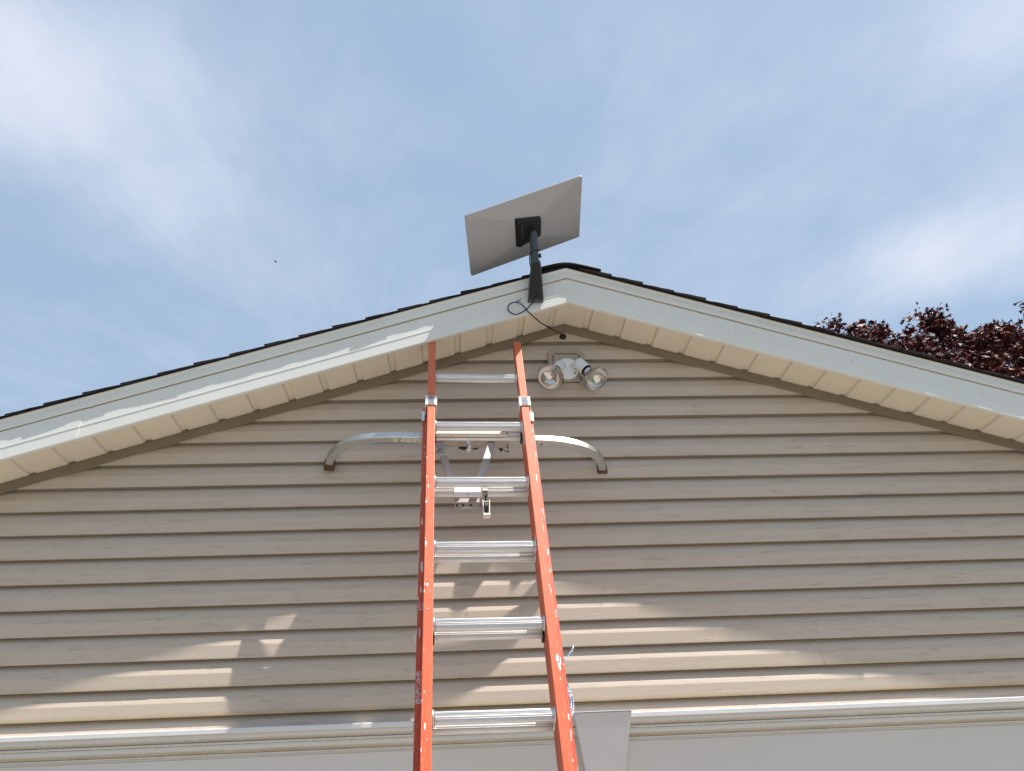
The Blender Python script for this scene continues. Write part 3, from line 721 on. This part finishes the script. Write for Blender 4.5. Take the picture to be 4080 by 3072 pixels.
# ------------------------------------------------------------------ ladder stabilizer
xs_ = -.033; tl_ = .028
MSb = ML @ Matrix.Translation((xs_, .1425, -.226)) @ Matrix.Rotation(tl_, 4, 'Y')
stab = thing('ladder_stabilizer', 'silver ladder stabilizer bar whose curved arms rest on the siding', 'stabilizer', M=MSb)
def SB(b): return b.xform(MSb)
half = [(.13, 0), (.20, 0), (.26, 0)] + [(.28 + .3150 * math.sin(q_), .185 * (1 - math.cos(q_)) ** 1.25) for q_ in [i_ * math.pi / 2 / 12 for i_ in range(0, 13)]]
sq = .0172; c4 = .0035
sqp = [(sq, sq - c4), (sq - c4, sq), (-sq + c4, sq), (-sq, sq - c4), (-sq, -sq + c4), (-sq + c4, -sq), (sq - c4, -sq), (sq, -sq + c4)]
pads = []
for sg in (-1, 1):
    pth = spline([Vector((sg * x, y, 0)) for x, y in half], 5); b = MB()
    b.tube(pth, 0, prof=sqp, up=Vector((0, 0, 1)), smooth=False)
    arm = SB(b).build('arm', M_ARM, stab)
    p1 = pth[-1]; t_ = (pth[-1] - pth[-3]).normalized()
    b = MB(); q = sq + .0050
    b.tube([p1 - t_ * .026, p1 + t_ * .004], 0, prof=[(q, q), (-q, q), (-q, -q), (q, -q)], up=Vector((0, 0, 1)), smooth=False)
    SB(b).build('rubber_pad', M_RUB, arm, .003, 2)
    b = MB(); x_ = .262
    b.box((sg * x_, 0, -sq - .0005), (.12, .022, .0008)); SB(b).build('worn_label', M_WLB if 'M_WLB' in globals() else M_STK, arm)
tw = MT('worn_speckled_label', (.58, .55, .46), .6); tw.mix(tw.ramp(tw.noise(tw.coord((1, 1, 1)), 95, 4, .7), [(.55, 0), (.6, 1)]), (.08, .055, .035))
for o in bpy.data.objects:
    if o.name.startswith('worn_label'): o.data.materials[0] = tw.m
b = MB(); sv = .0245
b.tube([(-.165, 0, 0), (.170, 0, 0)], 0, prof=[(sv * x, sv * y) for x, y in ((1, .55), (.8, .9), (0, 1), (-.8, .9), (-1, .55), (-1, -.9), (-.8, -1), (.8, -1), (1, -.8))], smooth=False)
slv = SB(b).build('centre_sleeve', M_TAR, stab)
b = MB()
for x in (-.078, -.024, -.012, .034, .047, .100): b.lathe((x, -.0245, -.0185), (0, -1, -.2), [(0, .0044), (.001, .0042), (.0012, 0)], 12)
each(SB(b).build('bolt_hole', M_BLK, slv))
for sg in (-1, 1):
    b = MB(); w, d_ = .0140, .0065
    a = Vector((sg * .112 - .015, .002, -.020)); e = Vector((sg * .0325 - .015, -.062, -.388)); t_ = (e - a).normalized()
    sd = Vector((1, 0, 0)); sd = (sd - t_ * sd.dot(t_)).normalized(); nn = t_.cross(sd)
    rings = [[p + sd * (x * w) + nn * (y * d_) for x, y in ((-1, -1), (1, -1), (1, 1), (-1, 1))] for p in (a, e)]
    b.loft(rings, True, True, 0, False); brc = SB(b).build('brace', M_BRA, stab, .001, 1)
    if sg < 0:
        b = MB(); pm = a + t_ * .098; fz = -nn if nn.y > 0 else nn
        b.loft([[pm + t_ * u + sd * (x * (w + .001)) + nn * (y * (d_ + .0008)) for x, y in ((-1, -1), (1, -1), (1, 1), (-1, 1))] for u in (0, .010)], True, True, 0, False)
        SB(b).build('brace_sunlit_band', M_WPL, brc)  # sunlit stripe across the left brace, painted in as a white band
# hooked shell over the upper base rung, with peeling cream paint
def shell(xa, xb, yc, zc_, r1, r2, a0, a1, n=14):
    out = []; inn = []
    for i in range(n + 1):
        a = math.radians(a0 + (a1 - a0) * i / n); out.append((yc + math.cos(a) * r2, zc_ + math.sin(a) * r2)); inn.append((yc + math.cos(a) * r1, zc_ + math.sin(a) * r1))
    ring = out + inn[::-1]; b = MB(); b.loft([[Vector((x, y, z)) for y, z in ring] for x in (xa, xb)], True, True, 0, False); return b
tcr = MT('peeling_cream_paint', (.76, .70, .58), .5); tcr.mix(tcr.ramp(tcr.noise(tcr.coord((22, 22, 60)), 2.2, 6, .7), [(.60, 0), (.64, .9)]), (.46, .43, .40))
b = MB(); shp = [(.066, .0205), (.052, .0245), (.038, .0190), (.0330, .0140), (.0245, -.0180), (.0270, -.0225), (.0330, -.0235), (.0345, -.0205), (.0290, -.0170), (.0345, .0060), (.052, .0200), (.066, .0170)]
b.loft([[Vector((x, y, -.3048 + z)) for y, z in shp] for x in (-.1735, .112)], True, True, 0, False); b.xform(ML)
hk = b.build('rung_hook', tcr.m, stab)
b = MB(); b.lathe((.104, .0245, -.3030), (0, -1, .1), [(-.004, .0128), (.0028, .0130), (.0036, .0115), (.0036, 0)], 20); b.lathe((.112, .042, -.300), (1, 0, 0), [(0, 0), (0, .021), (.006, .021), (.009, .018)], 20); LB(b).build('hook_end', M_ALU, hk)
b = MB(); b.box((-.0400, .1010, -.3000), (.0120, .010, .085), Matrix.Rotation(math.radians(6), 3, 'X')); b.box((-.0330, .1010, -.2960), (.0040, .012, .070)); b.lathe((-.0370, .094, -.3400), (1, 0, 0), [(-.014, 0), (-.014, .0035), (.014, .0035), (.014, 0)], 10)
lt = LB(b).build('latch', M_ALU, stab, .001, 1)
b = MB()
for sg in (-1, 1):
    b.loft([[Vector((-.038 + sg * x, .098, z)) for x, z in ((.008, -.3190), (.008, -.3330), (.016, -.3290), (.040, -.3225), (.040, -.3185))], [Vector((-.038 + sg * x, .108, z)) for x, z in ((.008, -.3190), (.008, -.3330), (.016, -.3290), (.040, -.3225), (.040, -.3185))]], True, True, 0, False)
each(LB(b).build('latch_wing', M_BLK, lt))
for sg, x_ in ((-1, -.165), (1, .112)):
    b = MB(); pts = [(x_ + .012 * sg, .100, -.300), (x_ + .012 * sg, .100, -.3520), (x_ + .006 * sg, .100, -.3540), (x_ - .012 * sg, .100, -.3270)]
    if sg > 0: pts = [(.1235, .100, -.300), (.1235, .100, -.3480), (.1200, .100, -.3490), (.1000, .100, -.3290), (.0900, .100, -.3280), (.0840, .100, -.3320), (.0880, .100, -.3360)]
    b.tube(pts, .0018, 8)
    if sg > 0: b.lathe((.0950, .100, -.3330), (0, 0, -1), [(-.006, 0), (-.006, .0052), (.010, .0040), (.012, 0)], 10)
    LB(b).build('spring_pin', M_BLK, stab)
# lower clamp on the next base rung
b = MB(); b.loft([[Vector((x, .0285 - (.0 if abs(z) < 9 else 0), z)) for x, z in zz] for zz in ()], False) if False else None
rs = []
def rplate(xa, xb, za, zb, y0, y1, r, tilt=0):
    pts = []
    for cx, cz, a0 in ((xb - r, zb - r * .2, 0), (xa + r, zb - r * .2, 90), (xa + r, za + r, 180), (xb - r, za + r, 270)):
        rr_ = r if a0 >= 180 else r * .2
        cx2 = cx if a0 >= 180 else (xb - rr_ if a0 == 0 else xa + rr_)
        for i in range(5): a = math.radians(a0 + 22.5 * i); pts.append((cx2 + rr_ * math.cos(a), cz + rr_ * math.sin(a)))
    b = MB(); b.loft([[Vector((x, y + (z - zb) * tilt, z)) for x, z in pts] for y in (y0, y1)], True, True, 0, False); return b
b = rplate(-.1035, -.0030, -.6500, -.5980, .0300, .0335, .007, -.06); cl = LB(b).build('rung_clamp', M_WPL, stab, .0008, 1)
b = MB(); b.lathe((-.0530, .0320, -.6410), (0, -1, 0), [(0, .0026), (.001, .0024), (.001, 0)], 10); b.build; LB(b).build('clamp_rivet', M_GRY, cl)
b = rplate(-.1010, -.0050, -.6560, -.6120, .0850, .0890, .008, -.10); cl2 = LB(b).build('clamp_plate', M_BRA, stab, .0008, 1)
b = MB()
for x in (-.0900, -.0680, -.0385): b.lathe((x, .0885, -.6450), (0, -1, 0), [(0, .0045), (.004, .0042), (.0042, 0)], 12)
each(LB(b).build('bolt_head', M_BRN, cl2))
b = MB(); b.tube([(-.0735, .084, -.6710), (-.0800, .089, -.6590), (-.0780, .089, -.6550), (-.0320, .089, -.6550), (-.0290, .089, -.6590), (-.0330, .084, -.6720)], .0016, 8); b.tube([(-.094, .089, -.654), (-.0945, .087, -.6625), (-.0900, .087, -.6630), (-.0895, .089, -.654)], .0016, 8)
each(LB(b).build('wire_clip', M_ALU, cl2))

# ------------------------------------------------------------------ cord on the right rail
b = MB()
tcd = MT('blue_white_cord', (.68, .70, .72), .7); tcd.mix(tcd.ramp(tcd.noise(tcd.coord((60, 60, 220)), 1.5, 2), [(.46, 0), (.54, 1)]), (.10, .16, .33))
for off in ((0, 0, 0), (.0028, 0, -.0022), (-.001, .003, .0018)):
    q = [Vector(p) + Vector(off) for p in ((.214, .090, -1.345), (.2350, .092, -1.303), (.2460, .094, -1.289), (.2600, .096, -1.274), (.2720, .096, -1.255))]
    b.tube(spline(q, 5), .0013, 6)
b.tube(spline([(.271, .096, -1.257), (.2760, .096, -1.249), (.277, .096, -1.240)], 4), [.0026] * 9, 8)
b.tube(spline([(.2300, .090, -1.350), (.2440, .094, -1.385), (.2520, .096, -1.425), (.2500, .096, -1.460), (.2380, .092, -1.484)], 6), .0026, 8)
b.tube(spline([(.2280, .090, -1.352), (.2390, .094, -1.390), (.2450, .096, -1.425), (.2430, .096, -1.455), (.2350, .092, -1.480)], 6), .0040, 8)
LB(b)
rope = b.build('cord', tcd.m); tag(rope, 'frayed blue and white cord sticking out behind the right ladder rail', 'cord')

# ------------------------------------------------------------------ maple tree beyond the roof
tm = MT('copper_maple_leaf', (.13, .022, .019), .5, 0, .3)
oi = tm.n('ShaderNodeNewGeometry'); tm.mix(tm.ramp(oi.outputs['Random Per Island'], [(0., 0.), (.5, .2), (1., 1.)]), (.028, .008, .012))
tm.mix(tm.ramp(oi.outputs['Random Per Island'], [(.0, .8), (.16, 0.), (1., 0.)]), (.30, .07, .04))
tm.mix(tm.ramp(tm.noise(tm.coord(), .8, 3), [(.5, 0), (.7, .5)]), (.13, .022, .014))
tb = m_plain('maple_bark', (.075, .06, .05), .9, 0, .2, 12, .2, .01, 20)
tree = thing('maple_tree', 'copper red maple crown rising behind the right roof slope', 'tree', (14.8, 13.6, 0))
def leaf_pts():
    pts = []
    for i in range(10):
        a = math.radians(90 + i * 36); rad = [1, .42, .86, .40, .62, .30, .62, .40, .86, .42][i]; pts.append((math.cos(a) * rad, math.sin(a) * rad))
    return pts
LP = leaf_pts(); r9 = random.Random(21); V = []; F = []
TC = Vector((14.5, 13.6, 6.35)); TR = Vector((8.2, 5.2, 4.75))
def addleaf(c, s, nrm):
    t_ = nrm.orthogonal().normalized(); a = r9.uniform(0, 6.28); t2 = nrm.cross(t_); u = t_ * math.cos(a) + t2 * math.sin(a); w = nrm.cross(u)
    b0 = len(V); fold = r9.uniform(.1, .35)
    V.append(c)
    for x, y in LP: V.append(c + u * x * s + w * y * s + nrm * (-abs(x) * s * fold))
    for i in range(5): F.append((b0, b0 + 1 + (2 * i + 9) % 10, b0 + 1 + 2 * i, b0 + 1 + (2 * i + 1) % 10))
clumps = []
for i in range(3900):
    d = Vector((r9.gauss(0, 1), r9.gauss(0, 1), r9.gauss(0, 1))).normalized()
    if d.y > .35 or d.z < -.75: 
        if r9.random() < .75: continue
    pn_ = (abs(d.x) ** 5 + abs(d.y) ** 5 + abs(d.z) ** 5) ** (1 / 5); d = d / pn_
    nz = 1 + .07 * mnoise.noise(d * 2.1 + Vector((3, 1, 7))) + .10 * mnoise.noise(d * 6.3)
    k = nz * (1 - abs(r9.gauss(0, .11))) ; c = TC + Vector((d.x * TR.x, d.y * TR.y, d.z * TR.z)) * k
    clumps.append((c, d, r9.uniform(.28, .55)))
for c, d, r in clumps:
    near = (c.x < 17.5 and c.z > 8.3 and c.y < 15.5)
    for j in range(180 if near else 10):
        gq = lambda sg_: max(-1.25, min(1.25, r9.gauss(0, 1))) * sg_
        q = c + Vector((gq(.44), gq(.44), gq(.38))) * r
        nrm = (Vector((r9.gauss(0, .7), r9.gauss(0, .7), r9.gauss(.5, .6))) + d * .4).normalized()
        addleaf(q, r9.uniform(.04, .105), nrm)
me = bpy.data.meshes.new('crown'); me.from_pydata([tuple(v - Vector((14.8, 13.6, 0))) for v in V], [], F); me.materials.append(tm.m)
cr_o = bpy.data.objects.new('crown', me); COL.objects.link(cr_o); cr_o.parent = tree
b = MB(); B0 = Vector((14.8, 13.6, 0))
b.tube(spline([B0, B0 + Vector((.05, 0, 1.5)), B0 + Vector((-.05, .1, 3.5)), B0 + Vector((.1, 0, 6)), B0 + Vector((0, 0, 9.5))], 4), [.30, .27, .25, .23, .22, .21, .2, .19, .18, .17, .155, .14, .12, .10, .08, .06, .03], 14)
for i in range(26):
    a = r9.uniform(0, 6.28); h = r9.uniform(2.8, 8); ln = r9.uniform(2.4, 4.3); up_ = r9.uniform(.25, 1.0)
    s0 = B0 + Vector((0, 0, h)); e = s0 + Vector((math.cos(a) * ln, math.sin(a) * ln, up_ * ln * .8)); m_ = (s0 + e) / 2 + Vector((0, 0, .25))
    pth = spline([s0, m_, e], 4); b.tube(pth, [.09 * (1 - i_ / len(pth)) + .012 for i_ in range(len(pth))], 7)
b.build('trunk', tb, tree)

# ------------------------------------------------------------------ distant bird
b = MB(); bc = Vector((-6.545, 20, 17.897 + Z0)); 
b.tube([bc + Vector((-.11, 0, 0)), bc + Vector((-.06, 0, .012)), bc + Vector((.02, 0, .005)), bc + Vector((.10, 0, 0)), bc + Vector((.17, 0, .01))], [.006, .028, .034, .018, .004], 8)
for sg in (-1, 1):
    w0 = [bc + Vector((-.05, sg * .02, .01)), bc + Vector((-.02, sg * .14, .04)), bc + Vector((.04, sg * .24, .01)), bc + Vector((.05, sg * .12, .02)), bc + Vector((.05, sg * .02, .0))]
    b.loft([w0, [p + Vector((0, 0, .006)) for p in w0]], True, True, 0, False)
b.v = [bc + (v - bc) * .4 for v in b.v]
bird = b.build('bird', m_plain('dark_feathers', (.04, .04, .05), .8)); tag(bird, 'tiny dark bird gliding in the sky left of the dish', 'bird')
